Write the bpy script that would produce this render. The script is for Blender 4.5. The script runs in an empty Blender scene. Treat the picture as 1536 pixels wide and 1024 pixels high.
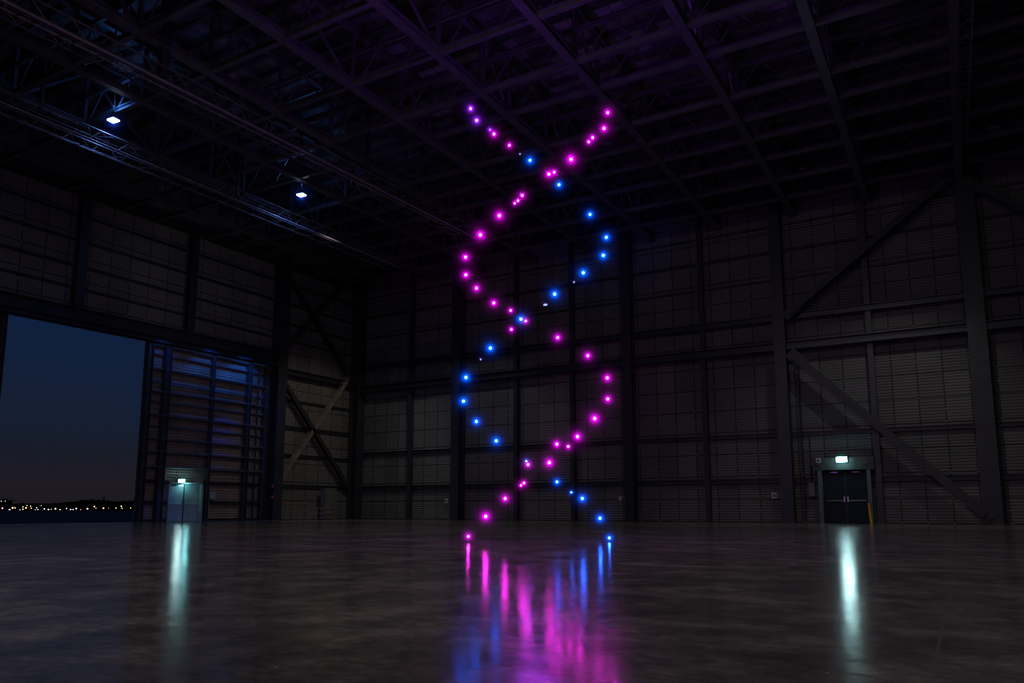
import bpy, bmesh, math, random
from mathutils import Vector, Matrix
random.seed(7)
PI = math.pi
SC = bpy.context.scene
COL = SC.collection

# ------------------------------------------------------------------ camera geometry (metres)
F, TP, HZ, H = 1150.0, 0.145, 763.0, 0.75
PITCH = math.atan(TP)
S = (HZ - 512) - F * TP
YAW = math.atan((1450 - 768) * math.cos(PITCH) / F)
CP, SP, CY, SY = math.cos(PITCH), math.sin(PITCH), math.cos(YAW), math.sin(YAW)

def ray(x, y):
    xc = (x - 768) / F; yc = (512 - y + S) / F
    fw = CP - yc * SP; up = SP + yc * CP
    return (-SY * fw + CY * xc, CY * fw + SY * xc, up)
def onz(x, y, z):
    d = ray(x, y); t = (z - H) / d[2]; return Vector((d[0] * t, d[1] * t, z))
def onx(x, y, X):
    d = ray(x, y); t = X / d[0]; return Vector((X, d[1] * t, H + d[2] * t))
def ony(x, y, Y):
    d = ray(x, y); t = Y / d[1]; return Vector((d[0] * t, Y, H + d[2] * t))
def ond(x, y, D):
    """point on the pixel's ray at horizontal distance D in front of the camera"""
    d = ray(x, y); fw = -SY * d[0] + CY * d[1]; t = D / fw
    return Vector((d[0] * t, d[1] * t, H + d[2] * t))

YB, XL, XR, YF, ZR = 44.64, -40.14, 24.0, -12.0, 20.6      # back wall, left wall, right wall, front wall, roof deck

# ------------------------------------------------------------------ materials
def new_mat(name):
    m = bpy.data.materials.new(name); m.use_nodes = True
    nt = m.node_tree; nt.nodes.clear()
    out = nt.nodes.new('ShaderNodeOutputMaterial')
    return m, nt, out
def N(nt, t, **kw):
    n = nt.nodes.new(t)
    for k, v in kw.items():
        if k in n.inputs: n.inputs[k].default_value = v
        else: setattr(n, k, v)
    return n
def math_(nt, op, a, b=None, c=None):
    n = nt.nodes.new('ShaderNodeMath'); n.operation = op
    for i, v in enumerate((a, b, c)):
        if v is None: continue
        if isinstance(v, (int, float)): n.inputs[i].default_value = v
        else: nt.links.new(v, n.inputs[i])
    return n.outputs[0]
def ramp(nt, fac, stops):
    r = nt.nodes.new('ShaderNodeValToRGB'); e = r.color_ramp.elements
    while len(e) < len(stops): e.new(0.5)
    for i, (p, c) in enumerate(stops):
        e[i].position = p; e[i].color = (*c, 1)
    nt.links.new(fac, r.inputs[0]); return r.outputs[0]
def noise(nt, vec, scale, detail=4, rough=.55, map_scale=None):
    n = N(nt, 'ShaderNodeTexNoise', Scale=scale, Detail=detail, Roughness=rough)
    if map_scale:
        m = nt.nodes.new('ShaderNodeMapping'); m.inputs['Scale'].default_value = map_scale
        nt.links.new(vec, m.inputs[0]); vec = m.outputs[0]
    nt.links.new(vec, n.inputs['Vector']); return n.outputs['Fac']
def paint(name, col, rough=.5, spec=.5, metal=0., var=.25, scale=1.5):
    m, nt, out = new_mat(name)
    b = N(nt, 'ShaderNodeBsdfPrincipled', Roughness=rough, Metallic=metal)
    b.inputs['Specular IOR Level'].default_value = spec
    tc = nt.nodes.new('ShaderNodeTexCoord')
    f = noise(nt, tc.outputs['Object'], scale)
    c = ramp(nt, f, [(.3, [v * (1 - var) for v in col]), (.7, [min(1, v * (1 + var)) for v in col])])
    nt.links.new(c, b.inputs['Base Color']); nt.links.new(b.outputs[0], out.inputs[0]); return m
def emit(name, col, strength):
    m, nt, out = new_mat(name)
    e = N(nt, 'ShaderNodeEmission', Strength=strength); e.inputs[0].default_value = (*col, 1)
    nt.links.new(e.outputs[0], out.inputs[0]); return m
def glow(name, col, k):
    """lamp halo imitated by a self-glowing ball: emission density falling to nothing at the ball's rim (object space, unit ball)"""
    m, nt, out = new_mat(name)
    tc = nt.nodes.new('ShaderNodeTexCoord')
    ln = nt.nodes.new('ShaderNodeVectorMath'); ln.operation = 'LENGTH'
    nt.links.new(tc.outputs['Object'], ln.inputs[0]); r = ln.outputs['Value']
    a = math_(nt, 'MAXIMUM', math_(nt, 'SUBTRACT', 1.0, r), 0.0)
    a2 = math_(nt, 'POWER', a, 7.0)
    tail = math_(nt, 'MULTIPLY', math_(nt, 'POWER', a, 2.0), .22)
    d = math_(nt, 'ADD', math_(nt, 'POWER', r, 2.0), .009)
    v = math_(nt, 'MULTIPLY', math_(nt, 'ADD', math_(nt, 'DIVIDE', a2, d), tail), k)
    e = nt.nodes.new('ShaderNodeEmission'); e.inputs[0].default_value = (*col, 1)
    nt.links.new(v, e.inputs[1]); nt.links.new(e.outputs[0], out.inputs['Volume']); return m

def cladding(name, axis, base, line=.75):
    m, nt, out = new_mat(name)
    b = N(nt, 'ShaderNodeBsdfPrincipled', Roughness=.55)
    b.inputs['Specular IOR Level'].default_value = .35
    tc = nt.nodes.new('ShaderNodeTexCoord'); vec = tc.outputs['Object']
    sp = nt.nodes.new('ShaderNodeSeparateXYZ'); nt.links.new(vec, sp.inputs[0])
    u = math_(nt, 'ADD', sp.outputs['X' if axis == 'X' else 'Y'], 200.); z = sp.outputs['Z']
    # fine horizontal corrugation
    w = math_(nt, 'SINE', math_(nt, 'MULTIPLY', z, 2 * PI / .155))
    w2 = math_(nt, 'SINE', math_(nt, 'MULTIPLY', math_(nt, 'ADD', u, math_(nt, 'MULTIPLY', z, .02)), 2 * PI / 3.1))
    # sheet seams
    pu = math_(nt, 'DIVIDE', u, 1.18); fu = math_(nt, 'FRACT', pu)
    seam_u = math_(nt, 'LESS_THAN', fu, .055)
    pz = math_(nt, 'DIVIDE', z, 1.28); fz = math_(nt, 'FRACT', pz)
    seam_z = math_(nt, 'LESS_THAN', fz, .05)
    # bolt heads along the seams
    b1 = math_(nt, 'MULTIPLY', seam_u, math_(nt, 'LESS_THAN', math_(nt, 'FRACT', math_(nt, 'DIVIDE', z, .64)), .1))
    wn = N(nt, 'ShaderNodeTexWhiteNoise', noise_dimensions='2D')
    cb = nt.nodes.new('ShaderNodeCombineXYZ')
    nt.links.new(math_(nt, 'FLOOR', pu), cb.inputs[0]); nt.links.new(math_(nt, 'FLOOR', math_(nt, 'DIVIDE', z, .64)), cb.inputs[1])
    nt.links.new(cb.outputs[0], wn.inputs['Vector'])
    b1 = math_(nt, 'MULTIPLY', b1, math_(nt, 'GREATER_THAN', wn.outputs['Value'], .5))
    # per-sheet tone
    wn2 = N(nt, 'ShaderNodeTexWhiteNoise', noise_dimensions='2D')
    cb2 = nt.nodes.new('ShaderNodeCombineXYZ')
    nt.links.new(math_(nt, 'FLOOR', pu), cb2.inputs[0]); nt.links.new(math_(nt, 'FLOOR', math_(nt, 'DIVIDE', z, 2.56)), cb2.inputs[1])
    nt.links.new(cb2.outputs[0], wn2.inputs['Vector'])
    tone = math_(nt, 'ADD', .86, math_(nt, 'MULTIPLY', wn2.outputs['Value'], .28))
    tone = math_(nt, 'MULTIPLY', tone, math_(nt, 'ADD', .7, math_(nt, 'MULTIPLY', noise(nt, vec, .35), .6)))
    tone = math_(nt, 'MULTIPLY', tone, math_(nt, 'ADD', 1., math_(nt, 'MULTIPLY', w, .1)))
    dark = math_(nt, 'SUBTRACT', 1., math_(nt, 'MULTIPLY', math_(nt, 'MAXIMUM', seam_u, seam_z), line))
    tone = math_(nt, 'MULTIPLY', tone, dark)
    tone = math_(nt, 'ADD', tone, math_(nt, 'MULTIPLY', b1, 1.6))
    mx = nt.nodes.new('ShaderNodeVectorMath'); mx.operation = 'SCALE'; mx.inputs[0].default_value = base
    nt.links.new(tone, mx.inputs['Scale']); nt.links.new(mx.outputs[0], b.inputs['Base Color'])
    bp = N(nt, 'ShaderNodeBump', Strength=.35, Distance=.03); nt.links.new(w, bp.inputs['Height'])
    nt.links.new(bp.outputs[0], b.inputs['Normal'])
    nt.links.new(b.outputs[0], out.inputs[0]); return m

def deck_mat():
    m, nt, out = new_mat('roof_deck')
    b = N(nt, 'ShaderNodeBsdfPrincipled', Roughness=.5)
    tc = nt.nodes.new('ShaderNodeTexCoord'); vec = tc.outputs['Object']
    sp = nt.nodes.new('ShaderNodeSeparateXYZ'); nt.links.new(vec, sp.inputs[0])
    x = math_(nt, 'ADD', sp.outputs['X'], 200.); y = math_(nt, 'ADD', sp.outputs['Y'], 200.)
    px_, py_ = math_(nt, 'DIVIDE', x, .62), math_(nt, 'DIVIDE', y, 1.05)
    wn = N(nt, 'ShaderNodeTexWhiteNoise', noise_dimensions='2D'); cb = nt.nodes.new('ShaderNodeCombineXYZ')
    nt.links.new(math_(nt, 'FLOOR', px_), cb.inputs[0]); nt.links.new(math_(nt, 'FLOOR', py_), cb.inputs[1])
    nt.links.new(cb.outputs[0], wn.inputs['Vector'])
    seam = math_(nt, 'MAXIMUM', math_(nt, 'LESS_THAN', math_(nt, 'FRACT', px_), .07), math_(nt, 'LESS_THAN', math_(nt, 'FRACT', py_), .06))
    patch = noise(nt, vec, .22, 3)
    t = math_(nt, 'MULTIPLY', math_(nt, 'ADD', .5, wn.outputs['Value']), math_(nt, 'POWER', math_(nt, 'MULTIPLY', patch, 1.9), 3.))
    t = math_(nt, 'MULTIPLY', t, math_(nt, 'SUBTRACT', 1., math_(nt, 'MULTIPLY', seam, .8)))
    mx = nt.nodes.new('ShaderNodeVectorMath'); mx.operation = 'SCALE'; mx.inputs[0].default_value = (.15, .15, .16)
    nt.links.new(t, mx.inputs['Scale']); nt.links.new(mx.outputs[0], b.inputs['Base Color'])
    nt.links.new(b.outputs[0], out.inputs[0]); return m

def floor_mat():
    m, nt, out = new_mat('polished_concrete')
    b = N(nt, 'ShaderNodeBsdfPrincipled')
    tc = nt.nodes.new('ShaderNodeTexCoord'); vec = tc.outputs['Object']
    sp = nt.nodes.new('ShaderNodeSeparateXYZ'); nt.links.new(vec, sp.inputs[0])
    big = noise(nt, vec, .35, 6, .62, (1, 1.6, 1))
    mid = noise(nt, vec, 1.7, 8, .68)
    fine = noise(nt, vec, 9, 6, .7)
    t = math_(nt, 'ADD', math_(nt, 'MULTIPLY', big, .3), math_(nt, 'MULTIPLY', mid, .45))
    t = math_(nt, 'ADD', t, math_(nt, 'MULTIPLY', noise(nt, vec, 14., 5, .7, (1, 1.2, 1)), .25))
    c = ramp(nt, t, [(.39, (.028, .025, .025)), (.5, (.085, .076, .073)), (.61, (.2, .178, .168))])
    # slab joints every 6 m and saw-cut scratches
    j = None
    for o, off in ((sp.outputs['X'], 204.2), (sp.outputs['Y'], 203.1)):
        f = math_(nt, 'LESS_THAN', math_(nt, 'FRACT', math_(nt, 'DIVIDE', math_(nt, 'ADD', o, off), 6.)), .0035)
        j = f if j is None else math_(nt, 'MAXIMUM', j, f)
    mx = nt.nodes.new('ShaderNodeMix'); mx.data_type = 'RGBA'
    nt.links.new(math_(nt, 'MULTIPLY', j, .7), mx.inputs[0]); nt.links.new(c, mx.inputs[6]); mx.inputs[7].default_value = (.1, .09, .085, 1)
    # specks of grit
    vo = N(nt, 'ShaderNodeTexVoronoi', Scale=3.2); nt.links.new(vec, vo.inputs['Vector'])
    sk = math_(nt, 'LESS_THAN', vo.outputs['Distance'], .035)
    mx2 = nt.nodes.new('ShaderNodeMix'); mx2.data_type = 'RGBA'
    nt.links.new(math_(nt, 'MULTIPLY', sk, .6), mx2.inputs[0]); nt.links.new(mx.outputs[2], mx2.inputs[6]); mx2.inputs[7].default_value = (.35, .3, .28, 1)
    nt.links.new(mx2.outputs[2], b.inputs['Base Color'])
    med = noise(nt, vec, 5.5, 7, .7, (1, 1.3, 1))
    t2 = math_(nt, 'ADD', math_(nt, 'MULTIPLY', t, .5), math_(nt, 'MULTIPLY', med, .5))
    rmap = nt.nodes.new('ShaderNodeMapRange'); rmap.inputs['From Min'].default_value = .4; rmap.inputs['From Max'].default_value = .6
    rmap.inputs['To Min'].default_value = .11; rmap.inputs['To Max'].default_value = .22
    nt.links.new(t2, rmap.inputs['Value']); rg = rmap.outputs[0]
    nt.links.new(rg, b.inputs['Roughness'])
    b.inputs['Specular IOR Level'].default_value = .5
    hgt = math_(nt, 'ADD', math_(nt, 'MULTIPLY', mid, .7), math_(nt, 'MULTIPLY', fine, .3))
    bp = N(nt, 'ShaderNodeBump', Strength=.14, Distance=.01); nt.links.new(hgt, bp.inputs['Height'])
    nt.links.new(bp.outputs[0], b.inputs['Normal'])
    nt.links.new(b.outputs[0], out.inputs[0]); return m

FLOOR_ROUGH = .165
M = {}
M['steel'] = paint('dark_steel', (.026, .029, .042), .42, .5)
M['steel_roof'] = paint('roof_steel', (.085, .082, .095), .4, .5)
M['steel_pale'] = paint('worn_steel', (.2, .17, .14), .5)
M['rail'] = paint('leaf_rail_steel', (.13, .14, .16), .45)
M['pipe'] = paint('grey_pipe', (.2, .185, .23), .4)
M['girt'] = paint('girt_steel', (.028, .03, .036), .5)
M['clad_b'] = cladding('back_cladding', 'X', (.125, .122, .124))
M['clad_l'] = cladding('left_cladding', 'Y', (.15, .145, .135))
M['leaf'] = cladding('door_leaf_cladding', 'Y', (.17, .135, .125), .35)
M['deck'] = deck_mat()
M['floor'] = floor_mat()
M['dark_wall'] = paint('plain_dark_wall', (.06, .058, .06), .7)
M['door_teal'] = paint('grey_door_paint', (.2, .24, .25), .45)
M['door_blue'] = paint('blue_door_paint', (.010, .018, .028), .5, .2)
M['frame_teal'] = paint('teal_frame_paint', (.1, .13, .14), .4)
M['chrome'] = paint('brushed_chrome', (.45, .45, .47), .3, .5, .8)
M['yellow'] = paint('yellow_paint', (.75, .42, .03), .5)
M['plate'] = paint('printed_plate', (.5, .44, .5), .5)
M['plate_mark'] = paint('plate_print', (.12, .09, .12), .6)
M['red'] = paint('red_paint', (.5, .06, .04), .5)
M['cabinet'] = paint('grey_cabinet_paint', (.13, .125, .12), .5)
M['asphalt'] = paint('asphalt_apron', (.022, .024, .028), .6, .35)
M['grassland'] = paint('dark_field', (.004, .006, .005), .95, .02)
M['tree'] = paint('dark_tree_line', (.003, .005, .004), 1., 0.)
M['drone'] = paint('drone_shell', (.06, .055, .07), .4)
M['pinkled'] = emit('pink_led', (1., .022, .80), 110)
M['violetled'] = emit('violet_led', (.38, .03, 1.), 80)
M['blueled'] = emit('blue_led', (.015, .12, 1.), 100)
M['dimledglint'] = emit('dim_led_glint', (.28, .26, 1.), 1.6)  # weak emission; on the dim drones it imitates a glint
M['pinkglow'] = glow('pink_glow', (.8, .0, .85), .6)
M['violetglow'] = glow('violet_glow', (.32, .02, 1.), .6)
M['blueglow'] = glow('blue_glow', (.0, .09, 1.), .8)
M['exit'] = emit('exit_sign_face', (.60, .97, 1.), 42)
M['exitglow'] = glow('exit_glow', (.05, .75, .65), .16)
M['bay'] = emit('high_bay_diffuser', (.62, .78, 1.), 14)
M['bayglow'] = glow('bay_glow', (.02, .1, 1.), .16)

# ------------------------------------------------------------------ mesh helpers
def box(bm, c, s, rot=None):
    r = bmesh.ops.create_cube(bm, size=1.0)
    mt = Matrix.Translation(c) @ (rot.to_4x4() if rot else Matrix()) @ Matrix.Diagonal((*s, 1))
    bmesh.ops.transform(bm, matrix=mt, verts=r['verts'])
def bar(bm, a, b, w, h, up=(0, 0, 1)):
    """box-section bar from a to b; w across, h along 'up'"""
    a, b, up = Vector(a), Vector(b), Vector(up)
    d = (b - a); L = d.length; d.normalize()
    if abs(d.dot(up)) > .98: up = Vector((0, 1, 0)) if abs(d.y) < .9 else Vector((1, 0, 0))
    sx = up.cross(d).normalized(); uz = d.cross(sx)
    rot = Matrix((sx, d, uz)).transposed()
    box(bm, (a + b) / 2, (w, L, h), rot)
def ibar(bm, a, b, w, h, t=.035, up=(0, 0, 1)):
    """I-section bar: two flanges w wide, h apart along 'up', joined by a web"""
    a, b, u = Vector(a), Vector(b), Vector(up)
    d = (b - a).normalized()
    if abs(d.dot(u)) > .98: u = Vector((0, 1, 0)) if abs(d.y) < .9 else Vector((1, 0, 0))
    sx = u.cross(d).normalized(); uz = d.cross(sx)
    o = uz * (h / 2 - t / 2)
    bar(bm, a + o, b + o, w, t, uz); bar(bm, a - o, b - o, w, t, uz); bar(bm, a, b, t, h - 2 * t, uz)
def tube(bm, a, b, r, n=8):
    a, b = Vector(a), Vector(b); d = b - a
    q = d.to_track_quat('Z', 'Y').to_matrix().to_4x4()
    bmesh.ops.create_cone(bm, cap_ends=True, segments=n, radius1=r, radius2=r, depth=d.length,
                          matrix=Matrix.Translation((a + b) / 2) @ q)
def ball(bm, c, r, seg=14, rings=9, sc=(1, 1, 1)):
    rr = bmesh.ops.create_uvsphere(bm, u_segments=seg, v_segments=rings, radius=r)
    bmesh.ops.transform(bm, matrix=Matrix.Translation(c) @ Matrix.Diagonal((*sc, 1)), verts=rr['verts'])
def obj(name, bm, m, parent=None, smooth=False, bevel=0):
    if bevel:
        bmesh.ops.bevel(bm, geom=bm.edges[:], offset=bevel, segments=2, affect='EDGES', clamp_overlap=True)
    me = bpy.data.meshes.new(name); bm.to_mesh(me); bm.free()
    if smooth:
        for p in me.polygons: p.use_smooth = True
    me.materials.append(M[m] if isinstance(m, str) else m)
    o = bpy.data.objects.new(name, me); COL.objects.link(o)
    if parent is not None:
        o.parent = parent
        o.matrix_parent_inverse = parent_matrix(parent).inverted()
    return o
def parent_matrix(o):
    m = Matrix.Translation(o.location) @ o.rotation_euler.to_matrix().to_4x4()
    return parent_matrix(o.parent) @ o.matrix_parent_inverse @ m if o.parent else m
def new(): return bmesh.new()
def tag(o, label, cat, group=None):
    o['label'] = label; o['category'] = cat
    if group: o['group'] = group
    return o
def thing(name, label, cat, loc=(0, 0, 0), group=None):
    o = bpy.data.objects.new(name, None); COL.objects.link(o); o.location = loc
    return tag(o, label, cat, group)
def struct(o, label=None, cat=None):
    o['kind'] = 'structure'
    if label: o['label'] = label; o['category'] = cat
    return o

# ------------------------------------------------------------------ room shell
bm = new(); box(bm, ((XL + XR) / 2, (YF + YB) / 2, -.1), (XR - XL, YB - YF, .2))
struct(obj('floor', bm, 'floor'), 'polished dark concrete hangar floor with glossy streaked reflections', 'floor')

bm = new(); box(bm, ((XL + XR) / 2, (YF + YB) / 2, ZR + .1), (XR - XL, YB - YF, .2))
ceil = struct(obj('ceiling', bm, 'deck'), 'black corrugated roof deck of the hangar above the trusses', 'ceiling')
y = 14.0
while y < YB:
    bm = new(); ibar(bm, (-39.8, y, ZR - .2), (10, y, ZR - .2), .14, .26, .03); obj('purlin', bm, 'steel_roof', ceil); y += 1.05

bm = new(); box(bm, ((XL + XR) / 2, YB + .1, ZR / 2), (XR - XL + .4, .2, ZR))
wb = struct(obj('wall_back', bm, 'clad_b'), 'tall grey corrugated cladding wall behind the columns', 'wall')
MAJ = [ony(px, 782, YB - .9).x for px in (681, 944.5, 1182.5, 1491)] + [10.6, 20.0]
MIN = [ony(px, 782, YB - .47).x for px in (611, 773, 859.5, 1063, 1323)] + [5.8, 15.4]
for z, hh in ((2.3, .26), (4.86, .24), (13.8, .1), (15.5, .12), (17.0, .1)):
    bm = new(); ww = .2 if z < 6 else .1; ibar(bm, (XL + .3, YB - ww / 2, z), (XR, YB - ww / 2, z), ww, hh, .03, (0, 0, 1)); obj('girt', bm, 'girt', wb)

# left wall: above the doorway, plus the braced bay to the corner
YD0, YD1 = 18.95, 35.6           # doorway along the wall (one leaf stands in it)
bm = new()
box(bm, (XL - .1, (YF + YB) / 2, (10.5 + ZR) / 2), (.2, YB - YF, ZR - 10.5))
box(bm, (XL - .1, (36.0 + YB) / 2, 5.25), (.2, YB - 36.0, 10.5))
box(bm, (XL - .1, (YF + 9.) / 2, 5.25), (.2, 9. - YF, 10.5))
wl = struct(obj('wall_left', bm, 'clad_l'), 'grey panelled hangar wall above and beside the great doorway', 'wall')
for z, hh, y0 in ((12.4, .12, 0), (13.6, .14, 0), (15.0, .14, 0), (16.4, .14, 0), (17.6, .2, 0), (2.3, .2, 36.6), (4.4, .2, 36.6), (6.3, .2, 36.6), (8.2, .16, 36.6)):
    bm = new(); ibar(bm, (XL + .07, y0, z), (XL + .07, YB - .3, z), .14, hh, .03); obj('girt', bm, 'girt', wl)
bm = new(); box(bm, (XR + .1, (YF + YB) / 2, ZR / 2), (.2, YB - YF, ZR)); struct(obj('wall_right', bm, 'dark_wall'))
bm = new(); box(bm, ((XL + XR) / 2, YF - .1, ZR / 2), (XR - XL, .2, ZR)); struct(obj('wall_front', bm, 'dark_wall'))

# ------------------------------------------------------------------ columns
def column(name, x, y, ztop, w, d, label, group, axis='Y', mat='steel', z0=0):
    """H column; flange w wide facing the room, d deep"""
    root = thing(name, label, 'column', (x, y, z0), group)
    bm = new()
    up = (0, 1, 0) if axis == 'Y' else (1, 0, 0)
    ibar(bm, (x, y, z0), (x, y, ztop), w, d, .04, up); obj('shaft', bm, mat, root)
    if z0 == 0:
        bm = new(); box(bm, (x, y, .02), (w + .16 if axis == 'Y' else d + .1, d + .1 if axis == 'Y' else w + .16, .04)); obj('base_plate', bm, mat, root)
    return root
names_maj = ['wide steel column against the back wall, first major one from the dark corner',
             'wide steel column behind the glowing helix, at its outer blue side',
             'wide steel column standing between the two small wall plates and the exit door',
             'wide steel column at the foot of the long diagonal brace',
             'wide steel column of the back wall beyond the last brace', 'wide steel column nearest the far side wall']
for i, x in enumerate(MAJ):
    column('steel_column', x, YB - .55, 18.6, .82 if i == 3 else .64, .7, names_maj[i], 'wide columns of the back wall')
names_min = ['slim steel wall post in the bay beside the dark hangar corner',
             'slim steel wall post behind the pink strand of the helix',
             'slim steel wall post behind the middle of the helix',
             'slim steel wall post halfway between the helix and the exit door bay',
             'slim steel wall post just beside the exit door with the bollard',
             'slim steel wall post past the long brace', 'slim steel wall post near the far side wall']
for i, x in enumerate(MIN):
    column('wall_post', x, YB - .3, 18.5, .28, .35, names_min[i], 'slim posts of the back wall')
column('steel_column', XL + .5, YB - .5, 18.6, .8, .8, 'heavy steel corner column where the two walls meet', None, 'X')
column('steel_column', XL + .45, 36.3, 17.8, .75, .8, 'heavy steel column at the end of the sliding door track', None, 'X')
for yy, lb in ((22.4, 'short steel wall post over the open doorway to the dusk sky'), (29.25, 'short steel wall post over the sliding door leaf'),
               (15.5, 'short steel wall post over the doorway, out toward the camera side')):
    column('wall_post', XL + .25, yy, 17.6, .5, .45, lb, 'short posts over the great doorway', 'X', z0=11.0)

# ------------------------------------------------------------------ long horizontal beams
def beam(name, a, b, w, h, label, mat='steel', group=None):
    bm = new(); ibar(bm, a, b, w, h, .04); return tag(obj(name, bm, mat), label, 'beam', group)
beam('wall_beam', (XL + 1, YB - .62, 9.75), (XR, YB - .62, 9.75), .5, .45, 'lower of two long steel beams crossing the back wall at mid height', group='mid-height beams')
beam('wall_beam', (XL + 1, YB - .45, 11.45), (XR, YB - .45, 11.45), .35, .35, 'upper and thinner of two long beams crossing the back wall at mid height', group='mid-height beams')
beam('eave_beam', (XL + 1, YB - .5, 18.9), (XR, YB - .5, 18.9), .5, .7, 'deep dark eave beam along the top of the back wall')
beam('eave_beam', (XL + .5, 0, 17.75), (XL + .5, YB - 1, 17.75), .5, .45, 'dark eave beam along the top of the wall over the doorway')
beam('wall_beam', (XL + .4, 36.7, 10.1), (XL + .4, YB - .9, 10.1), .4, .4, 'short steel beam between the crossed braces near the corner')
# door header with its track
root = thing('door_header', 'long steel header and track over the great doorway', 'header', (XL + .3, 20, 10.7))
bm = new(); ibar(bm, (XL + .35, 4, 10.78), (XL + .35, 36.0, 10.98), .6, .7, .05); obj('header_beam', bm, 'steel', root)
for k in range(2):
    bm = new(); ibar(bm, (XL + .35 + k * .45, 4, 10.2), (XL + .35 + k * .45, 36.6, 10.4), .16, .2, .03); obj('track_rail', bm, 'steel', root)

# ------------------------------------------------------------------ diagonal braces
def brace(a, b, w, h, label, mat='steel', off=None, up=(0, 1, 0), group=None):
    root = thing('diagonal_brace', label, 'brace', tuple((Vector(a) + Vector(b)) / 2), group)
    bm = new(); ibar(bm, a, b, w, h, .04, up); obj('brace_bar', bm, 'girt' if mat == 'steel' else mat, root)
    for q, s in ((Vector(a), 1), (Vector(b), -1)):
        bm = new(); d = (Vector(b) - Vector(a)).normalized() * s
        bar(bm, q - d * .3, q + d * .8, w * 1.5, .05, up); obj('gusset_plate', bm, 'girt' if mat == 'steel' else mat, root)
    return root
yb = YB - 1.05
brace(ony(1190, 533, yb), ony(1478, 772, yb), .42, .4, 'long diagonal brace descending past the exit door to the column foot')
brace(ony(1183, 470, yb), ony(1424, 265, yb), .36, .34, 'long diagonal brace rising over the exit door bay to the eave')
brace(ony(1450, 272, yb), ony(1600, 345, yb), .36, .34, 'diagonal brace falling from the column head toward the far side')
xb = XL + .45
brace(onx(419, 562, xb), onx(520, 728, xb), .3, .3, 'dark diagonal brace falling toward the corner in the lower crossed pair', up=(1, 0, 0))
brace(onx(415, 725, xb), onx(519, 572, xb), .3, .3, 'pale worn brace rising to the corner in the lower crossed pair', mat='steel_pale', up=(1, 0, 0))
brace(onx(423, 398, xb), onx(519, 555, xb), .3, .3, 'dark diagonal brace falling toward the corner in the upper crossed pair', up=(1, 0, 0))
brace(onx(418, 532, xb), onx(512, 430, xb), .28, .28, 'dark diagonal brace rising to the corner in the upper crossed pair', up=(1, 0, 0))

# ------------------------------------------------------------------ roof steel
ZB, ZT = 17.5, 19.9
CROSS = [9.9, 12.4, 14.9, 17.85, 21.35, 24.45, 26.55, 30.0, 32.1, 34.1, 36.45, 39.2, 41.8]
ROOFX = [-36.6, -32.4, -28.2, -24.05, -19.95, -15.72, -11.6, -7.35, -3.5, .85, 5.1, 9.3]
ordn = ['first', 'second', 'third', 'fourth', 'fifth', 'sixth', 'seventh', 'eighth', 'ninth', 'tenth', 'eleventh', 'twelfth', 'thirteenth']
for i, x in enumerate(ROOFX):
    root = thing('roof_truss', 'dark steel roof truss running to the back wall, %s from the doorway wall' % ordn[i], 'truss', (x, 25, ZB), 'main roof trusses')
    bm = new(); ibar(bm, (x, -2, ZB), (x, YB - .3, ZB), .34, .3, .04); obj('bottom_chord', bm, 'steel_roof', root)
    bm = new(); ibar(bm, (x, -2, ZT), (x, YB - .3, ZT), .26, .24, .03); obj('top_chord', bm, 'steel_roof', root)
    bm = new()
    for k, yc in enumerate(CROSS):
        bar(bm, (x, yc, ZB), (x, yc, ZT), .14, .14)
        if k: bar(bm, (x, CROSS[k - 1] + .1, ZB if k % 2 else ZT), (x, yc - .1, ZT if k % 2 else ZB), .1, .1, (1, 0, 0))
    obj('web_lattice', bm, 'steel_roof', root)
for i, y in enumerate(CROSS):
    root = thing('cross_beam', 'steel cross beam under the roof parallel to the back wall, %s from it' % ordn[len(CROSS) - 1 - i], 'beam', (-15, y, ZB), 'roof cross beams')
    bm = new(); ibar(bm, (-39.6, y, ZB + .02), (10.5, y, ZB + .02), .2, .22, .03); obj('bottom_chord', bm, 'steel_roof', root)
    bm = new(); ibar(bm, (-39.6, y, ZB + 1.3), (10.5, y, ZB + 1.3), .14, .16, .03); obj('top_chord', bm, 'steel_roof', root)
    bm = new(); x = -39.5; k = 0
    while x < 10:
        bar(bm, (x, y, ZB + (0 if k % 2 else 1.3)), (x + 1.05, y, ZB + (1.3 if k % 2 else 0)), .05, .05); x += 1.05; k += 1
    obj('web_lattice', bm, 'steel_roof', root)

def box_truss(label, pts, w, h, n, mat='steel_roof', r=.035):
    """four-chord lattice truss following pts"""
    a, b = Vector(pts[0]), Vector(pts[1]); d = (b - a).normalized(); sx = Vector((d.y, -d.x, 0))
    root = thing('catwalk_truss', label, 'truss', tuple((a + b) / 2))
    cs = [sx * (i * w / 2) + Vector((0, 0, j * h / 2)) for i, j in ((-1, -1), (1, -1), (1, 1), (-1, 1))]
    for c in cs:
        bm = new(); tube(bm, a + c, b + c, r); obj('chord_pipe', bm, mat, root)
    bm = new(); L = (b - a).length
    for k in range(n):
        p, q = a + d * (L * k / n), a + d * (L * (k + 1) / n)
        for e in range(4):
            c1, c2 = cs[e], cs[(e + 1) % 4]
            if k % 2: c1, c2 = c2, c1
            tube(bm, p + c1, q + c2, .018, 5)
    obj('web_lattice', bm, mat, root)
    return root
box_truss('lattice catwalk truss under the roof nearer the helix, with long pipes', ((-24.6, 3, 16.1), (-23.1, 34.5, 16.1)), .75, .65, 50)
box_truss('lattice catwalk truss under the roof nearer the doorway wall, with long pipes', ((-30.6, 3, 16.0), (-30.0, 36.5, 16.0)), .75, .65, 54)
box_truss('narrow lattice truss beside the roof truss on the far side of the exit door', ((1.32, 18, 17.3), (1.0, 38.2, 17.3)), .45, .5, 46, r=.025)
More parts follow.
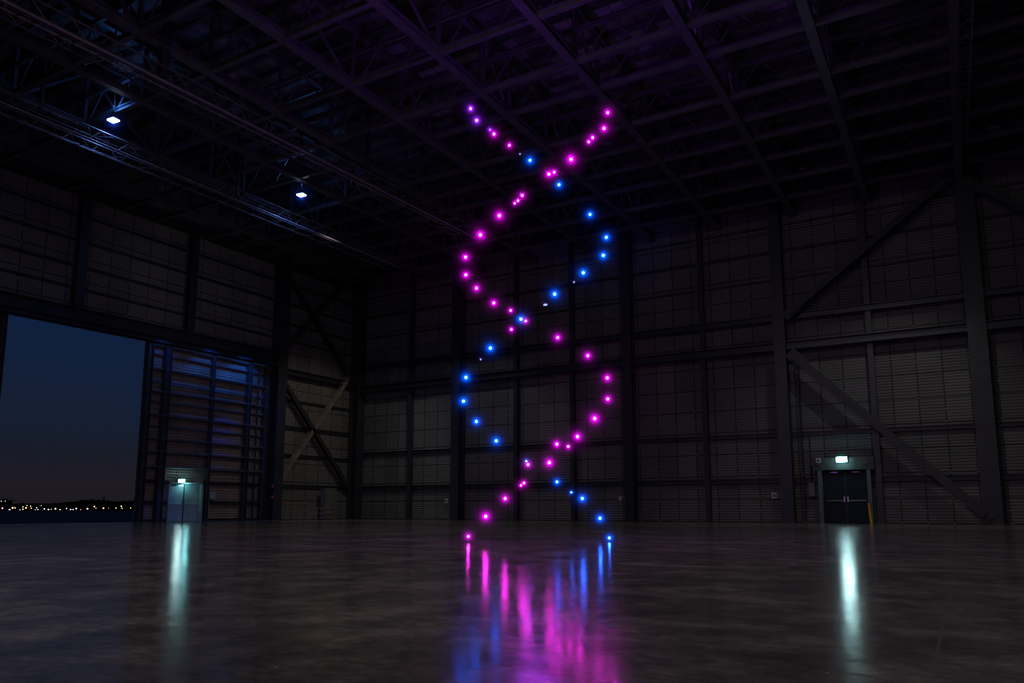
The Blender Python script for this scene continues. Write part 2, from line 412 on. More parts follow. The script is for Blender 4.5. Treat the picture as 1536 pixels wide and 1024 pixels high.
for k, (xa, xb2, z) in enumerate(((-25.3, -23.7, 16.25), (-24.0, -22.6, 15.75))):
    bm = new(); tube(bm, (xa, 3, z), (xb2, 34.5, z), .045)
    tag(obj('service_pipe', bm, 'pipe'), ['long thin service pipe on the doorway side of the nearer catwalk truss', 'long thin service pipe on the helix side of the nearer catwalk truss'][k], 'pipe', 'service pipes along the catwalks')
for k, (xa, z) in enumerate(((-31.3, 15.9), (-29.8, 15.6))):
    bm = new(); tube(bm, (xa, 3, z), (xa + .5, 36, z), .045)
    tag(obj('service_pipe', bm, 'pipe'), ['long thin service pipe on the doorway side of the farther catwalk truss', 'long thin service pipe on the helix side of the farther catwalk truss'][k], 'pipe', 'service pipes along the catwalks')
# hangers carrying the catwalks
for k, (x, y, z) in enumerate(((-24.05, 15.9, 16.3), (-23.6, 26.5, 16.3), (-30.35, 15.0, 16.2), (-30.25, 24.45, 16.2), (-30.1, 32.1, 16.2))):
    bm = new(); bar(bm, (x, y, z), (x, y, ZR), .3 if k == 0 else .12, .3 if k == 0 else .12)
    tag(obj('roof_hanger', bm, 'girt'), ['thick black hanger post from the roof to the nearer catwalk truss', 'thin hanger on the nearer catwalk truss toward the back wall',
        'thin hanger on the farther catwalk truss near the first high-bay lamp', 'thin hanger midway on the farther catwalk truss', 'thin hanger at the far end of the farther catwalk truss'][k], 'hanger')

# high-bay lamps
def high_bay(px, py, z, label, rot, half):
    c = onz(px, py, z)
    root = thing('high_bay_light', label, 'light', c, 'lit high-bay lamps')
    for sx in (-1, 1):
        bm = new(); box(bm, c + Vector((sx * half * .52, 0, 0)), (half * .92, half * 1.5, .04)); obj('diffuser', bm, 'bay', root)
    bm = new(); box(bm, c + Vector((0, 0, .07)), (half * 2.2, half * 1.8, .08)); box(bm, c + Vector((0, 0, .2)), (.3, .3, .2)); obj('housing', bm, 'steel', root)
    bm = new(); tube(bm, c + Vector((0, 0, .25)), (c.x, c.y, ZR), .025); obj('hanging_rod', bm, 'steel', root)
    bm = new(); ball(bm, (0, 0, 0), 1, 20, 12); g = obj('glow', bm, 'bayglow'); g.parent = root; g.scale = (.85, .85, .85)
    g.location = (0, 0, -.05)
    root.rotation_euler = (0, 0, rot)
    ld = bpy.data.lights.new('bay_lamp', 'SPOT'); ld.energy = 150; ld.color = (.12, .32, 1.); ld.spot_size = 2.6; ld.spot_blend = .5; ld.shadow_soft_size = .3
    lo = bpy.data.objects.new('bay_lamp', ld); COL.objects.link(lo); lo.location = c + Vector((0, 0, -.15))
    lu = bpy.data.lights.new('bay_spill', 'POINT'); lu.energy = 55; lu.color = (.08, .3, 1.); lu.shadow_soft_size = .3
    lo2 = bpy.data.objects.new('bay_spill', lu); COL.objects.link(lo2); lo2.location = c + Vector((0, 0, .7))
high_bay(170, 180.5, 16.9, 'small glowing blue-white high-bay lamp over the doorway side, nearer the camera', .1, .2)
high_bay(452, 292.5, 16.9, 'small glowing blue-white high-bay lamp toward the dark corner, farther away', .1, .2)

# ------------------------------------------------------------------ sliding hangar door leaf
XD = XL + .35
def dl(px, py): return onx(px, py, XD + .2)
root = thing('sliding_hangar_door', 'tall sliding hangar door leaf with blue-lit girts and a small door in it', 'hangar door', (XD, 31, 0))
y0, y1, zt = 26.45, 35.35, 10.2
bm = new(); box(bm, (XD - .05, (y0 + y1) / 2, zt / 2 + .03), (.08, y1 - y0, zt - .06)); obj('panel', bm, 'leaf', root)
for yy, w in ((26.6, .34), (27.75, .42), (30.95, .2), (33.75, .3), (35.2, .34), (34.5, .1)):
    bm = new(); ibar(bm, (XD + .2, yy, .03), (XD + .2, yy, zt), .3 if w > .2 else w, w, .04, (0, 1, 0)); obj('post', bm, 'steel', root)
for z in (10.1, 9.6, 8.75, 8.05, 7.45, 6.9, 6.1, 5.5, 4.75, 4.0, 3.15):
    bm = new(); ibar(bm, (XD + .12, y0, z), (XD + .12, y1, z), .3 if z not in (8.05, 9.6, 6.9, 5.5) else .12, .09, .025); obj('rail', bm, 'rail', root)
for ya, yb_ in ((27.9, 28.35), (30.75, 35.2), (26.7, 27.6)):
    for z in (2.35, 1.15, .12):
        bm = new(); ibar(bm, (XD + .12, ya, z), (XD + .12, yb_, z), .22, .1, .02); obj('rail', bm, 'steel', root)
# neighbouring leaf at the far side of the opening
root = thing('sliding_hangar_door', 'edge of another sliding door leaf on the near side of the open doorway', 'hangar door', (XD, 14, 0))
bm = new(); box(bm, (XD - .05, 14.1, zt / 2 + .03), (.08, 9.6, zt - .06)); obj('panel', bm, 'leaf', root)
for yy in (9.5, 12.5, 15.6, 18.8):
    bm = new(); ibar(bm, (XD + .1, yy, .03), (XD + .1, yy, zt), .3, .3, .04, (0, 1, 0)); obj('post', bm, 'steel', root)
for z in (10.1, 8.0, 6., 4., 2., .2):
    bm = new(); ibar(bm, (XD + .1, 9.3, z), (XD + .1, 18.9, z), .2, .12, .025); obj('rail', bm, 'steel', root)

# threshold strip
bm = new(); box(bm, (XL + .1, 22.6, .012), (.35, 28, .024))
struct(obj('trim_1', bm, 'chrome'), 'thin metal door track strip let into the floor at the doorway', 'threshold')

# ------------------------------------------------------------------ personnel doors
def glow_ball(parent, c, r, m):
    bm = new(); ball(bm, (0, 0, 0), 1, 20, 12); g = obj('glow', bm, m); g.parent = parent
    g.scale = (r, r, r); g.location = Vector(c) - parent.location
    return g
# left one, set in the sliding leaf
xd = XD + .02
ya, yz = 28.45, 30.5; ym = (ya + yz) / 2; dh = 2.14
d1 = struct(thing('door_1', 'grey double door under the glowing exit sign in the sliding hangar leaf', 'door', (xd, ym, 0)))
for s, (p, q) in enumerate(((ya, ym - .02), (ym + .02, yz))):
    bm = new(); box(bm, (xd, (p + q) / 2, dh / 2 + .02), (.06, q - p, dh)); lf = obj('door_leaf', bm, 'door_teal', d1, bevel=.008)
    bm = new(); tube(bm, (xd + .1, p + .06, 1.02), (xd + .1, q - .06, 1.02), .03)
    for e in (p + .1, q - .1): tube(bm, (xd, e, 1.02), (xd + .1, e, 1.02), .02)
    obj('push_bar', bm, 'chrome', lf)
    bm = new(); box(bm, (xd + .06, (ym - .1 if s == 0 else ym + .1), 1.2), (.04, .06, .24)); obj('handle', bm, 'chrome', lf, bevel=.006)
bm = new()
for e in (ya - .08, yz + .08): box(bm, (xd + .09, e, (dh + .1) / 2), (.34, .11, dh + .12))
box(bm, (xd + .09, ym, dh + .1), (.34, yz - ya + .27, .1)); obj('door_frame', bm, 'door_teal', d1)
bm = new(); box(bm, (xd + .12, ym - .4, dh - .03), (.1, .5, .07)); obj('door_closer', bm, 'chrome', d1, bevel=.01)
bm = new(); box(bm, (xd + .05, ym, dh / 2), (.06, .045, dh)); obj('centre_stile', bm, 'steel', d1)

# right one, in a projecting portal on the back wall
P0, P1 = ony(1237, 781, YB - .5), ony(1305, 781, YB - .5)
xa, xz = P0.x, P1.x; xm = (xa + xz) / 2; dh2 = 2.75; yd = YB - .22
d2 = struct(thing('door_2', 'dark blue double door under an exit sign in the back wall', 'door', (xm, yd, 0)))
for s, (p, q) in enumerate(((xa + .04, xm - .02), (xm + .02, xz - .04))):
    bm = new(); box(bm, ((p + q) / 2, yd, dh2 / 2 + .02), (q - p, .06, dh2)); lf = obj('door_leaf', bm, 'door_blue', d2, bevel=.008)
    bm = new(); tube(bm, (p + .06, yd - .1, 1.18), (q - .06, yd - .1, 1.18), .022)
    for e in (p + .1, q - .1): tube(bm, (e, yd, 1.18), (e, yd - .1, 1.18), .018)
    obj('push_bar', bm, 'chrome', lf)
    bm = new(); box(bm, (xm - .09 if s == 0 else xm + .09, yd - .07, 1.26), (.06, .05, .3)); obj('handle', bm, 'chrome', lf, bevel=.006)
    bm = new(); box(bm, ((p + q) / 2, yd - .06, dh2 - .06), (.36, .08, .06)); obj('door_closer', bm, 'chrome', d2, bevel=.01)
bm = new(); box(bm, (xm, yd - .04, dh2 / 2), (.04, .05, dh2)); obj('centre_stile', bm, 'girt', d2)
bm = new()
for e in (xa - .1, xz + .1): box(bm, (e, YB - .42, 1.4), (.2, .55, 2.8))
obj('door_frame', bm, 'frame_teal', d2, bevel=.01)
bm = new(); box(bm, (xm, YB - .42, 3.12), (xz - xa + .8, .6, .66)); obj('lintel_box', bm, 'dark_wall', d2, bevel=.01)

# exit signs
def exit_sign(c, size, facing, label):
    root = thing('exit_sign', label, 'exit sign', c)
    c = Vector(c)
    bm = new()
    s = (.05, size[0], size[1]) if facing == 'X' else (size[0], .05, size[1])
    o = Vector((.03, 0, 0)) if facing == 'X' else Vector((0, -.03, 0))
    box(bm, c + o, s); obj('lit_face', bm, 'exit', root, bevel=.005)
    bm = new(); box(bm, c - o * .6, [v + .04 if v > .06 else .06 for v in s]); obj('housing', bm, 'steel', root)
    bm = new(); tube(bm, c + Vector((0, 0, size[1] / 2)), c + Vector((0, 0, size[1] / 2 + .12)), .015); obj('bracket', bm, 'steel', root)
    glow_ball(root, c + o * 3, .8, 'exitglow')
    return root
exit_sign(tuple(onx(272, 721.5, XD + .2)), (.40, .2), 'X', 'small bright exit sign over the grey door in the sliding leaf')
exit_sign(tuple(ony(1262.5, 689, YB - .8)), (.52, .26), 'Y', 'small bright exit sign over the dark blue door in the back wall')
for c, en, nrm in ((Vector((XD + .45, ym, 2.1)), 24, 0), (ony(1262.5, 693, YB - 1.15), 16, 1)):
    ld = bpy.data.lights.new('exit_spill', 'POINT'); ld.energy = en * .7; ld.color = (.25, .85, .9); ld.shadow_soft_size = .12
    lo = bpy.data.objects.new('exit_spill', ld); COL.objects.link(lo); lo.location = c

# yellow bollard beside the right door
c = ony(1307, 782, YB - .85); c.z = 0
bm = new(); tube(bm, c, c + Vector((-.06, 0, 1.05)), .07, 14); root = tag(obj('bollard', bm, 'yellow'), 'yellow safety bollard standing beside the dark blue exit door', 'bollard')

# small wall plates
def plate(c, w, h, axis, label, marks=1, mat='plate'):
    root = thing('wall_plate', label, 'sign', c, 'small plates on the back wall')
    c = Vector(c)
    bm = new(); box(bm, c, (w, .03, h)); obj('panel', bm, mat, root, bevel=.006)
    if marks:
        bm = new(); bmesh.ops.create_cone(bm, cap_ends=True, segments=16, radius1=min(w, h) * .27, radius2=min(w, h) * .27, depth=.02,
                                          matrix=Matrix.Translation(c + Vector((0, -.02, 0))) @ Matrix.Rotation(PI / 2, 4, 'X'))
        obj('printed_mark', bm, 'plate_mark', root)
yp = YB - .24
plate(ony(930.5, 747, yp), .22, .27, 'Y', 'pale square plate on the back wall beside the blue side of the helix, inner one', 0)
plate(ony(938, 747, yp), .2, .27, 'Y', 'pale marked plate next to the column at the blue side of the helix', 1)
plate(ony(1161.5, 743, yp), .28, .34, 'Y', 'pale plate with a round mark before the column near the exit door', 1)
plate(ony(1172, 743, yp), .42, .34, 'Y', 'wider dim plate touching the column near the exit door', 1, 'cabinet')
plate(ony(669.5, 751, yp), .26, .32, 'Y', 'small pale plate beside the first wide column, under the pink strand', 1)
plate(ony(1227.5, 690.5, YB - .76), .26, .26, 'Y', 'small pale plate on the lintel over the dark blue door', 1)
for px, py, lb in ((1226.5, 697, 'small red lamp under the pale plate on the door lintel'), (1300, 694, 'small red lamp at the bollard end of the door lintel')):
    c = ony(px, py, YB - .77); root = thing('alarm_lamp', lb, 'lamp', c, 'red lamps on the lintel')
    bm = new(); box(bm, c, (.2, .06, .1)); obj('housing', bm, 'steel', root)
    bm = new(); ball(bm, c + Vector((0, -.04, 0)), .05, 10, 6, (1.4, 1, .8)); obj('lens', bm, 'red', root, True)
# two tiny red lamps on the heavy column
for py, lb in ((729, 'upper tiny red indicator on the heavy column by the sliding door'), (745, 'lower tiny red indicator on the heavy column by the sliding door')):
    c = onx(408.5, py, XL + .88); bm = new(); box(bm, c, (.05, .12, .16)); tag(obj('indicator_lamp', bm, 'red'), lb, 'lamp', 'red indicators on the column')

# flood lamps high on the walls
for px, py, lb, w in ((1491, 194, 'small pale floodlight box high beyond the last wide column', .5), (1203, 253.5, 'small unlit strip lamp under the eave over the brace bay', .42)):
    c = ony(px, py, YB - .9); root = thing('flood_lamp', lb, 'lamp', c)
    bm = new(); box(bm, c, (w, .18, w * (.6 if w > .45 else .3))); obj('housing', bm, 'plate', root, bevel=.02)
    bm = new(); bar(bm, c, c + Vector((0, .75, .1)), .05, .05); obj('bracket', bm, 'steel', root)

# electrical gear between column and door
c = ony(1172 + 46, 734, YB - .3)
root = thing('control_box', 'dark electrical control box on the wall beside the exit door frame', 'control box', c)
bm = new(); box(bm, c, (.3, .2, .75)); obj('housing', bm, 'cabinet', root, bevel=.02)
bm = new(); tube(bm, c + Vector((0, 0, .37)), (c.x, c.y, 4.7), .03); obj('conduit', bm, 'steel', root)
c = ony(1205, 750, YB - .25)
root = thing('conduit_riser', 'thin vertical conduit pair on the wall between column and exit door', 'conduit', (c.x, c.y, 0))
for dx in (-.1, .12):
    bm = new(); tube(bm, (c.x + dx, c.y, .1), (c.x + dx, c.y, 9.4), .025); obj('pipe', bm, 'steel', root)
c = onx(317, 765, XD + .22)
root = thing('control_box', 'narrow blue-lit control box on the sliding leaf beside the small door', 'control box', c)
bm = new(); box(bm, (XD + .2, c.y, 1.55), (.16, .42, .45)); obj('housing', bm, 'door_teal', root, bevel=.02)
bm = new(); tube(bm, (XD + .16, c.y - .15, .1), (XD + .16, c.y - .15, 1.4), .03); obj('conduit', bm, 'door_teal', root)

# cabinet and guard rail by the corner
c = onx(492, 776, XL + .7); c.z = 0
root = thing('equipment_cabinet', 'tall grey equipment cabinet against the wall near the corner', 'cabinet', (c.x, c.y, 0))
bm = new(); box(bm, (c.x, c.y, 1.12), (.45, 1.15, 2.2)); obj('body', bm, 'cabinet', root, bevel=.02)
for s in (-1, 1):
    bm = new(); box(bm, (c.x + .235, c.y + s * .28, 1.15), (.03, .52, 2.0)); dd = obj('door', bm, 'cabinet', root, bevel=.008)
    bm = new(); box(bm, (c.x + .26, c.y + s * .06, 1.15), (.03, .03, .2)); obj('handle', bm, 'chrome', dd)
def rail(ya, yb_, n, h, label):
    x = XL + 1.0; root = thing('guard_rail', label, 'railing', (x, (ya + yb_) / 2, 0), 'low guard rails')
    for k in range(n + 1):
        yy = ya + (yb_ - ya) * k / n; bm = new(); tube(bm, (x, yy, 0), (x, yy, h), .025); obj('post', bm, 'steel_pale', root)
    for z in (.12, h * .55, h):
        bm = new(); tube(bm, (x, ya, z), (x, yb_, z), .022); obj('rail', bm, 'steel_pale', root)
rail(37.0, 39.0, 3, 1.1, 'taller low guard rail of pale tube beside the heavy column')
rail(39.2, 41.5, 4, .8, 'lower guard rail of pale tube beside the grey cabinet')

# ------------------------------------------------------------------ outside
bm = new(); box(bm, (-440, 100, -.35), (799, 900, .5)); struct(obj('ground', bm, 'asphalt'), 'black airfield apron outside the open doorway', 'ground')
bm = new(); box(bm, (-530, 430, -.04), (600, 500, .1)); struct(obj('field', bm, 'grassland'), 'dark flat grass beyond the apron', 'ground')
# wooded ridge along the horizon
bm = new(); prev = None; r2 = random.Random(3)
D = 640.
for k in range(261):
    px = -60 + k * 1.15
    b0 = ond(px, 763, D)
    hh = 757.5 - 5.5 * min(1, max(0, (px - 5) / 120)) - (1.0 * math.sin(px * .06)) - r2.random() * 1.4 - (2.2 * r2.random() if px > 120 else 0)
    t = ond(px, hh, D); g = Vector((b0.x, b0.y, -2)); v = (bm.verts.new(g), bm.verts.new(t))
    bk = Vector((t.x, t.y, 0)).normalized() * 30
    w = bm.verts.new(Vector((t.x + bk.x, t.y + bk.y, -2)))
    if prev: bm.faces.new((prev[0], v[0], v[1], prev[1])); bm.faces.new((prev[1], v[1], w, prev[2]))
    prev = (v[0], v[1], w)
o = obj('treeline', bm, 'tree'); o['kind'] = 'stuff'; tag(o, 'black wooded ridge along the dusk horizon beyond the apron', 'trees')

acol = {'white': (.75, .78, 1.), 'violet': (.45, .35, 1.), 'pink': (1., .3, .55), 'amber': (1., .62, .25), 'orange': (1., .32, .12), 'green': (.4, .8, .6)}
for k, c in acol.items(): M['af_' + k] = emit('airfield_' + k, c, 4.0)
LIGHTS = [(3.5, 762, 'pink', 1.1), (10.5, 766, 'violet', .9), (14.3, 764.3, 'white', 1.1), (19, 761.3, 'amber', 1.2), (22.5, 761.5, 'amber', .7), (30, 765, 'violet', 1.2),
          (34.5, 760, 'orange', .8), (34.5, 763.5, 'amber', .7), (39, 761.4, 'amber', 1.1), (40.5, 757.8, 'green', .6), (46, 759, 'amber', .6), (47, 762, 'orange', .7), (53, 765, 'violet', 1.1), (55, 761.3, 'green', .7),
          (57, 764, 'pink', .7), (62, 758, 'green', .4), (66.5, 763, 'white', .8), (72.7, 764, 'violet', 1.2), (77, 763.5, 'orange', .5), (83.2, 762.8, 'white', 1.1), (90, 764.4, 'amber', .9), (99.8, 762.4, 'green', .7),
          (106, 764.2, 'pink', 1.), (109.6, 764, 'violet', .8), (114.5, 762.4, 'white', 1.), (121, 764, 'orange', .5), (131.2, 762.7, 'violet', 1.2), (141.5, 759.4, 'amber', .9), (144, 762, 'amber', .5), (155.2, 762, 'orange', 1.1),
          (163, 762, 'green', .35), (174, 761.8, 'amber', .7), (182, 759, 'amber', .9), (183, 762, 'green', .6), (196, 761.5, 'amber', .6), (2, 751.5, 'white', .5), (8, 751.3, 'green', .45)]
pole_mesh = {}
for i, (px, py, c, sz) in enumerate(LIGHTS):
    P = ond(px, py, 560.)
    name = 'airfield_light'
    bm = new(); rr = .42 * sz; ball(bm, (0, 0, 0), rr, 8, 6)
    me = obj(name, bm, 'af_' + c); me.location = P
    tag(me, 'tiny %s light glowing on the far airfield horizon' % c, 'light', '%s airfield lights on the horizon' % c)
c = ond(155.5, 752, 600.)
root = thing('radio_mast', 'thin radio mast with crossbars rising over the wooded ridge', 'mast', (c.x, c.y, 0))
bm = new(); bar(bm, (c.x, c.y, -1), (c.x, c.y, ond(155.5, 744.5, 600).z), .5, .5)
obj('mast_pole', bm, 'tree', root)
bm = new()
for q in (745.5, 748): z = ond(155.5, q, 600).z; bar(bm, (c.x - .9, c.y - .9, z), (c.x + .9, c.y + .9, z), .3, .3)
obj('crossbar', bm, 'tree', root)
c = ond(3, 757, 620.)
root = thing('terminal_building', 'faint low terminal roof on the horizon at the edge of the doorway', 'building', (c.x, c.y, 0))
bm = new(); z = ond(3, 751, 620).z; box(bm, (c.x, c.y, z / 2), (12, 9, z)); obj('block', bm, 'tree', root)
bm = new(); box(bm, (c.x, c.y, z + .4), (15, 11, .5)); box(bm, (c.x + 1, c.y, z + 1.2), (5, 4, 1.2)); obj('roof', bm, 'dark_wall', root)

# ------------------------------------------------------------------ the drone helix
D0 = F * H / 48. / CP * .985; R = 1.66
CXP = 805.
# (x, y, colour, strand, size)  strand: P pink strand, B blue strand
DR = [(706, 163, 'violetpink', 'B', .95), (715, 180.5, 'violet', 'B', 1.0), (735, 194.5, 'violetdim', 'B', .7), (741, 201, 'pink', 'B', .95), (764, 218, 'pink', 'B', .85), (780, 231, 'dim', 'B', .6),
      (795, 240.5, 'blue', 'B', 1.05), (838.5, 277, 'blue', 'B', 1.), (885, 321.5, 'blue', 'B', 1.), (909.5, 356, 'blue', 'B', 1.), (905, 383, 'blue', 'B', 1.), (875, 409, 'blue', 'B', 1.),
      (861, 423, 'dim', 'B', .5), (832, 441, 'blue', 'B', 1.), (818, 457, 'paleblue', 'B', .75), (781.3, 478.5, 'blue', 'B', .95), (735.5, 522, 'blue', 'B', 1.), (721, 539, 'dim', 'B', .4), (699, 566, 'blue', 'B', 1.05),
      (695.3, 601.5, 'blue', 'B', 1.05), (714.5, 632, 'blue', 'B', 1.), (744.3, 661, 'blue', 'B', 1.05), (789.5, 691.5, 'blue', 'B', .65), (835.5, 722.5, 'blue', 'B', .9), (857, 738.3, 'blue', 'B', .6), (873.5, 747.3, 'blue', 'B', 1.05),
      (900, 777, 'blue', 'B', 1.), (914, 806.5, 'blue', 'B', .85),
      (911.5, 169, 'pink', 'P', .95), (906, 192.5, 'pink', 'P', 1.), (889, 206.5, 'pink', 'P', .85), (883.2, 212.8, 'pink', 'P', .75), (856.5, 239, 'pink', 'P', 1.15), (831.3, 258.5, 'pink', 'P', .8), (823.3, 261, 'pink', 'P', .95),
      (783.3, 293.2, 'pink', 'P', .8), (777, 301, 'pink', 'P', .65), (772, 305, 'pink', 'P', .6), (749, 323.5, 'pink', 'P', 1.05), (720.5, 352.3, 'pink', 'P', 1.1), (698.3, 385.7, 'pink', 'P', 1.), (698.7, 412.2, 'pink', 'P', 1.),
      (714.7, 432.2, 'pink', 'P', 1.), (740.7, 454.3, 'pink', 'P', 1.), (766, 465.5, 'pink', 'P', .8), (788.7, 481.3, 'pink', 'P', .8), (767, 494, 'pink', 'P', .8), (836.5, 506.2, 'pink', 'P', 1.), (881.7, 533.3, 'pink', 'P', 1.),
      (911, 566.7, 'pink', 'P', 1.), (911.7, 598.3, 'pink', 'P', .95), (892, 627.5, 'pink', 'P', 1.1), (866.2, 654.7, 'pink', 'P', 1.), (852.3, 669.5, 'pink', 'P', .75), (835.3, 666, 'pink', 'P', .9), (824, 693.7, 'pink', 'P', 1.), (792, 696.5, 'pink', 'P', .8),
      (786, 724.3, 'pink', 'P', .7), (781.3, 727.8, 'pink', 'P', .6), (757.7, 747.5, 'pink', 'P', .9), (728.5, 774.3, 'pink', 'P', 1.05), (702.5, 804.3, 'pink', 'P', .85)]

def drone_meshes():
    out = {}
    bm = new()
    ball(bm, (0, 0, 0), .022, 12, 8, (1, 1, .55))
    for a in range(4):
        t = PI / 4 + a * PI / 2; e = Vector((math.cos(t), math.sin(t), 0))
        bar(bm, e * .012, e * .062, .008, .006)
        tube(bm, e * .062 + Vector((0, 0, -.006)), e * .062 + Vector((0, 0, .012)), .007, 8)
    out['body'] = bm
    bm = new()
    for s in (-1, 1):
        vs = [bm.verts.new(v) for v in ((0, s * .003, 0), (s * .012, s * .0055, .001), (s * .026, s * .003, .0), (s * .027, -s * .002, -.001), (s * .012, -s * .004, -.001), (0, -s * .003, 0))]
        bm.faces.new(vs)
    tube(bm, (0, 0, -.003), (0, 0, .003), .0035, 8)
    out['rotor'] = bm
    bm = new(); ball(bm, (0, 0, 0), 1, 16, 10, (1, 1, 1)); out['led'] = bm
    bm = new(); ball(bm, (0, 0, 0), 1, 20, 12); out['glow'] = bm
    res = {}
    for k, b in out.items():
        me = bpy.data.meshes.new('drone_' + k); b.to_mesh(me); b.free()
        me.materials.append(M['drone'])
        for p in me.polygons: p.use_smooth = k != 'rotor'
        res[k] = me
    return res
DM = drone_meshes()
def colored(me, mat):
    key = me.name + mat
    if key not in CM:
        c = me.copy(); c.materials.clear(); c.materials.append(M[mat]); CM[key] = c
    return CM[key]
CM = {}
CM_ = {'pink': ('pinkled', 'pinkglow'), 'violetpink': ('pinkled', 'violetglow'), 'violet': ('violetled', 'violetglow'), 'violetdim': ('dimledglint', 'violetglow'), 'blue': ('blueled', 'blueglow'),
       'dim': ('dimledglint', None), 'paleblue': ('paleglint', None)}
M['paleglint'] = emit('pale_glint', (.3, .4, 1.), 1.6)  # emission imitating the glint on an unlit drone's body
words_ = {'pink': 'bright pink', 'violetpink': 'purple-pink', 'violet': 'bright violet', 'violetdim': 'faint violet', 'blue': 'bright blue', 'dim': 'nearly unlit', 'paleblue': 'pale bluish'}
counts = {}
strand_name = {'P': 'pink strand', 'B': 'blue strand'}
tot = {}
for q in DR: tot[q[3]] = tot.get(q[3], 0) + 1
NUM = ['lowest', 'second lowest', 'third lowest', 'fourth lowest', 'fifth lowest', 'sixth lowest', 'seventh lowest', 'eighth lowest', 'ninth lowest', 'tenth lowest']
NUMT = ['topmost', 'second from the top', 'third from the top', 'fourth from the top', 'fifth from the top', 'sixth from the top', 'seventh from the top', 'eighth from the top', 'ninth from the top', 'tenth from the top']
MORE = ['eleventh', 'twelfth', 'thirteenth', 'fourteenth', 'fifteenth', 'sixteenth', 'seventeenth', 'eighteenth', 'nineteenth', 'twentieth', 'twenty-first', 'twenty-second', 'twenty-third', 'twenty-fourth', 'twenty-fifth']
rank = {}
for st in 'PB':
    ys = sorted([q[1] for q in DR if q[3] == st]); n = len(ys)
    for i, yv in enumerate(ys):
        if i < 10: rank[(st, yv)] = NUMT[i]
        elif n - 1 - i < 10: rank[(st, yv)] = NUM[n - 1 - i]
        else: rank[(st, yv)] = MORE[i - 10] + ' from the top'
CX_OFF = 0
first = None
for (px, py, colr, st, sz) in DR:
    cs = max(-1, min(1, (px - CXP) / 108.))
    sn = math.sqrt(1 - cs * cs)
    if st == 'P': sg = -1 if (py > 590 or py < 398) else 1
    else: sg = 1 if (py > 590 or py < 365) else -1
    P = ond(px, py, D0 + sg * sn * R)
    root = thing('light_drone', '%s drone, %s in the %s' % (words_[colr], rank[(st, py)], strand_name[st]), 'drone', P, 'drones of the glowing double helix')
    root.rotation_euler = (0, 0, random.uniform(0, PI))
    lm, gm = CM_[colr]
    def ch(name, me, loc, sc):
        o = bpy.data.objects.new(name, me); COL.objects.link(o); o.parent = root; o.location = loc; o.scale = (sc, sc, sc) if isinstance(sc, (int, float)) else sc; return o
    r = .030 * sz
    if colr in ('dim', 'violetdim'): r = .02
    ch('body', DM['body'], (0, 0, r + .012), 1.0)
    for a in range(4):
        t = PI / 4 + a * PI / 2
        rt = ch('rotor', DM['rotor'], (.062 * math.cos(t), .062 * math.sin(t), r + .026), 1.0); rt.rotation_euler = (0, 0, random.uniform(0, PI))
    ch('led', colored(DM['led'], lm), (0, 0, 0), r if colr != 'paleblue' else (r * 2.2, r, r * .9))
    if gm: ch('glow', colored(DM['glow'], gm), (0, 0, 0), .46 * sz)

# ------------------------------------------------------------------ unseen spots that light the hall, no fixtures modelled
def spot(loc, target, energy, col, size, blend=.6, soft=.4):
    ld = bpy.data.lights.new('unseen_spot', 'SPOT'); ld.energy = energy; ld.color = col; ld.spot_size = math.radians(size); ld.spot_blend = blend; ld.shadow_soft_size = soft
    o = bpy.data.objects.new('unseen_spot', ld); COL.objects.link(o); o.location = loc
    d = Vector(target) - Vector(loc); o.rotation_euler = d.to_track_quat('-Z', 'Y').to_euler()
WARM = (1., .98, .93)
for x, e, tx in ((-27, 560, -29), (-1.5, 720, -4)):
    spot((x, 34.5, 16.9), (tx, 42.6, 0), e * .9, WARM, 76, .6, .1)
for x in (-33, -22, -11, 0):
    spot((x, 38.5, 17.2), (x, 38.5, 0), 1100, (1., .86, .68), 52, .9, .3)  # added to brighten the floor strip along the back wall
spot((-27.5, 38, 15.4), (-40, 40.5, .5), 800, (1., .9, .72), 70, .6, .2)
spot((-28, 30, 16.5), (-40.1, 31, 2.5), 170, (1., .82, .8), 60, .7, .3)
spot((-30, 27, 12.), (-40.1, 30, 14.5), 75, (1., .93, .85), 80, .8, .3)
# broad faint fill added near the camera end of the hall, no lamps there
def area(loc, target, energy, col, size):
    ld = bpy.data.lights.new('fill_light', 'AREA'); ld.energy = energy; ld.color = col; ld.size = size
    o = bpy.data.objects.new('fill_light', ld); COL.objects.link(o); o.location = loc
    d = Vector(target) - Vector(loc); o.rotation_euler = d.to_track_quat('-Z', 'Y').to_euler()
area((6, 2, 16), (-12, 30, 3), 50, (.96, .93, 1.), 6)
area((-7, 5, 15.5), (-8, 10, 0), 800, (1., .9, .85), 9)
area((-2, -8, 1.2), (-12, 18, 20), 110, (1., .9, .95), 5)
# unseen lamps added in place of the drones' light on the hall
def point(loc, e, col, r=.3):
    ld = bpy.data.lights.new('spill_light', 'POINT'); ld.energy = e; ld.color = col; ld.shadow_soft_size = r
    o = bpy.data.objects.new('spill_light', ld); COL.objects.link(o); o.location = loc
spot((-10.5, 17.5, 10.2), (-10.8, 19.5, 18), 620, (.36, .06, 1.), 150, .8, .5)
point((-10.2, 16.2, 6.5), 70, (.8, .04, .8), .5)
point((-9.0, 16.4, 4.3), 100, (.5, .04, 1.), .5)
for px, py, e, cc in ((705, 395, 1300, (.9, .03, .8)), (905, 350, 1500, (.02, .1, 1.)), (905, 590, 700, (.9, .03, .8)), (700, 590, 800, (.02, .12, 1.)), (800, 680, 400, (.9, .03, .8))):
    spot(ond(px, py, D0 + 2), ony(px, py, YB), e, cc, 24, 1., .3)  # added spots tint the back wall in place of haze round the strands
spot((-21, 24, 15.2), (-24, 24, 0), 1400, (1., .88, .82), 110, .9, .5)  # this spot and the next are added to brighten the mid floor
spot((-6, 26, 16.9), (-5, 25, 0), 900, (1., .88, .82), 100, .9, .5)
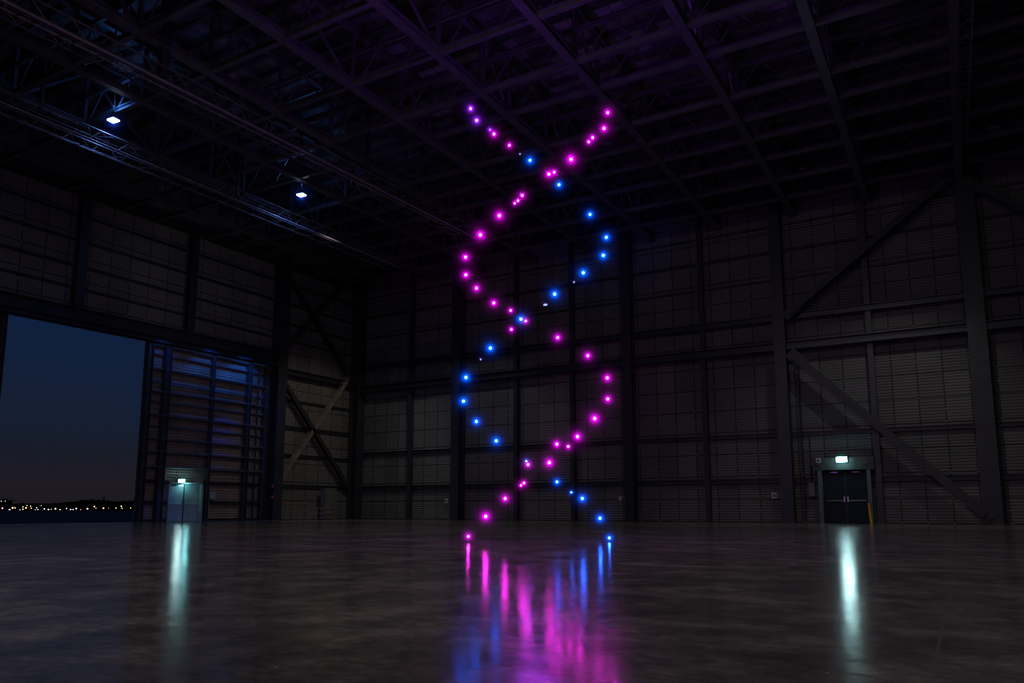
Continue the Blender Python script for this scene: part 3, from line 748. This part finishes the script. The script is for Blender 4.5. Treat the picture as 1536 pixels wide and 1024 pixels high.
point((-7.6, 17.2, 7.6), 80, (.02, .12, 1.), .5)
# unseen blue spots added for the wash on the sliding leaf
for y, e in ((27.2, 90), (30.4, 190), (33.0, 300)):
    spot((-38.2, y, 10.9), (-39.9, y + .3, 6.5), e, (.01, .2, 1.), 100, .7, .1)
spot((-37.2, 32.6, 9.0), (-39.7, 32.0, 4.8), 330, (.02, .08, 1.), 34, .8, .15)
spot((-37.5, 28, 3.0), (-39.2, 28.6, 0), 70, (.01, .2, 1.), 80, .8, .1)

# ------------------------------------------------------------------ dusk sky
w = bpy.data.worlds.new('dusk'); SC.world = w; w.use_nodes = True
nt = w.node_tree; nt.nodes.clear()
out = nt.nodes.new('ShaderNodeOutputWorld'); bg = nt.nodes.new('ShaderNodeBackground')
tc = nt.nodes.new('ShaderNodeTexCoord'); sp = nt.nodes.new('ShaderNodeSeparateXYZ'); nt.links.new(tc.outputs['Generated'], sp.inputs[0])
cl = noise(nt, tc.outputs['Generated'], 2.4, 5, .6, (1, 1, 16))
zz = math_(nt, 'ADD', sp.outputs['Z'], math_(nt, 'MULTIPLY', math_(nt, 'SUBTRACT', cl, .5), .035))
c = ramp(nt, zz, [(.0, (.0125, .0098, .0145)), (.035, (.0125, .0108, .018)), (.065, (.009, .0112, .0205)), (.1, (.0078, .0135, .031)), (.22, (.0045, .0138, .048)), (.5, (.003, .009, .035))])
nt.links.new(c, bg.inputs[0]); bg.inputs[1].default_value = 1.
nt.links.new(bg.outputs[0], out.inputs[0])

# ------------------------------------------------------------------ camera
cd = bpy.data.cameras.new('camera'); cam = bpy.data.objects.new('camera', cd); COL.objects.link(cam)
cd.sensor_fit = 'HORIZONTAL'; cd.sensor_width = 36; cd.lens = F / 1536 * 36; cd.shift_y = S / 1536
cd.clip_end = 3000; cd.clip_start = .05
cam.location = (0, 0, H); cam.rotation_euler = (PI / 2 + PITCH, 0, YAW)
SC.camera = cam
SC.view_settings.view_transform = 'Standard'; SC.view_settings.look = 'None'
SC.view_settings.exposure = 0; SC.view_settings.gamma = 1
SC.cycles.use_denoising = True
SC.cycles.max_bounces = 5; SC.cycles.diffuse_bounces = 2; SC.cycles.glossy_bounces = 3; SC.cycles.transmission_bounces = 1; SC.cycles.volume_bounces = 0; SC.cycles.transparent_max_bounces = 64
SC.cycles.sample_clamp_indirect = 3.0
SC.cycles.volume_step_rate = 1.0
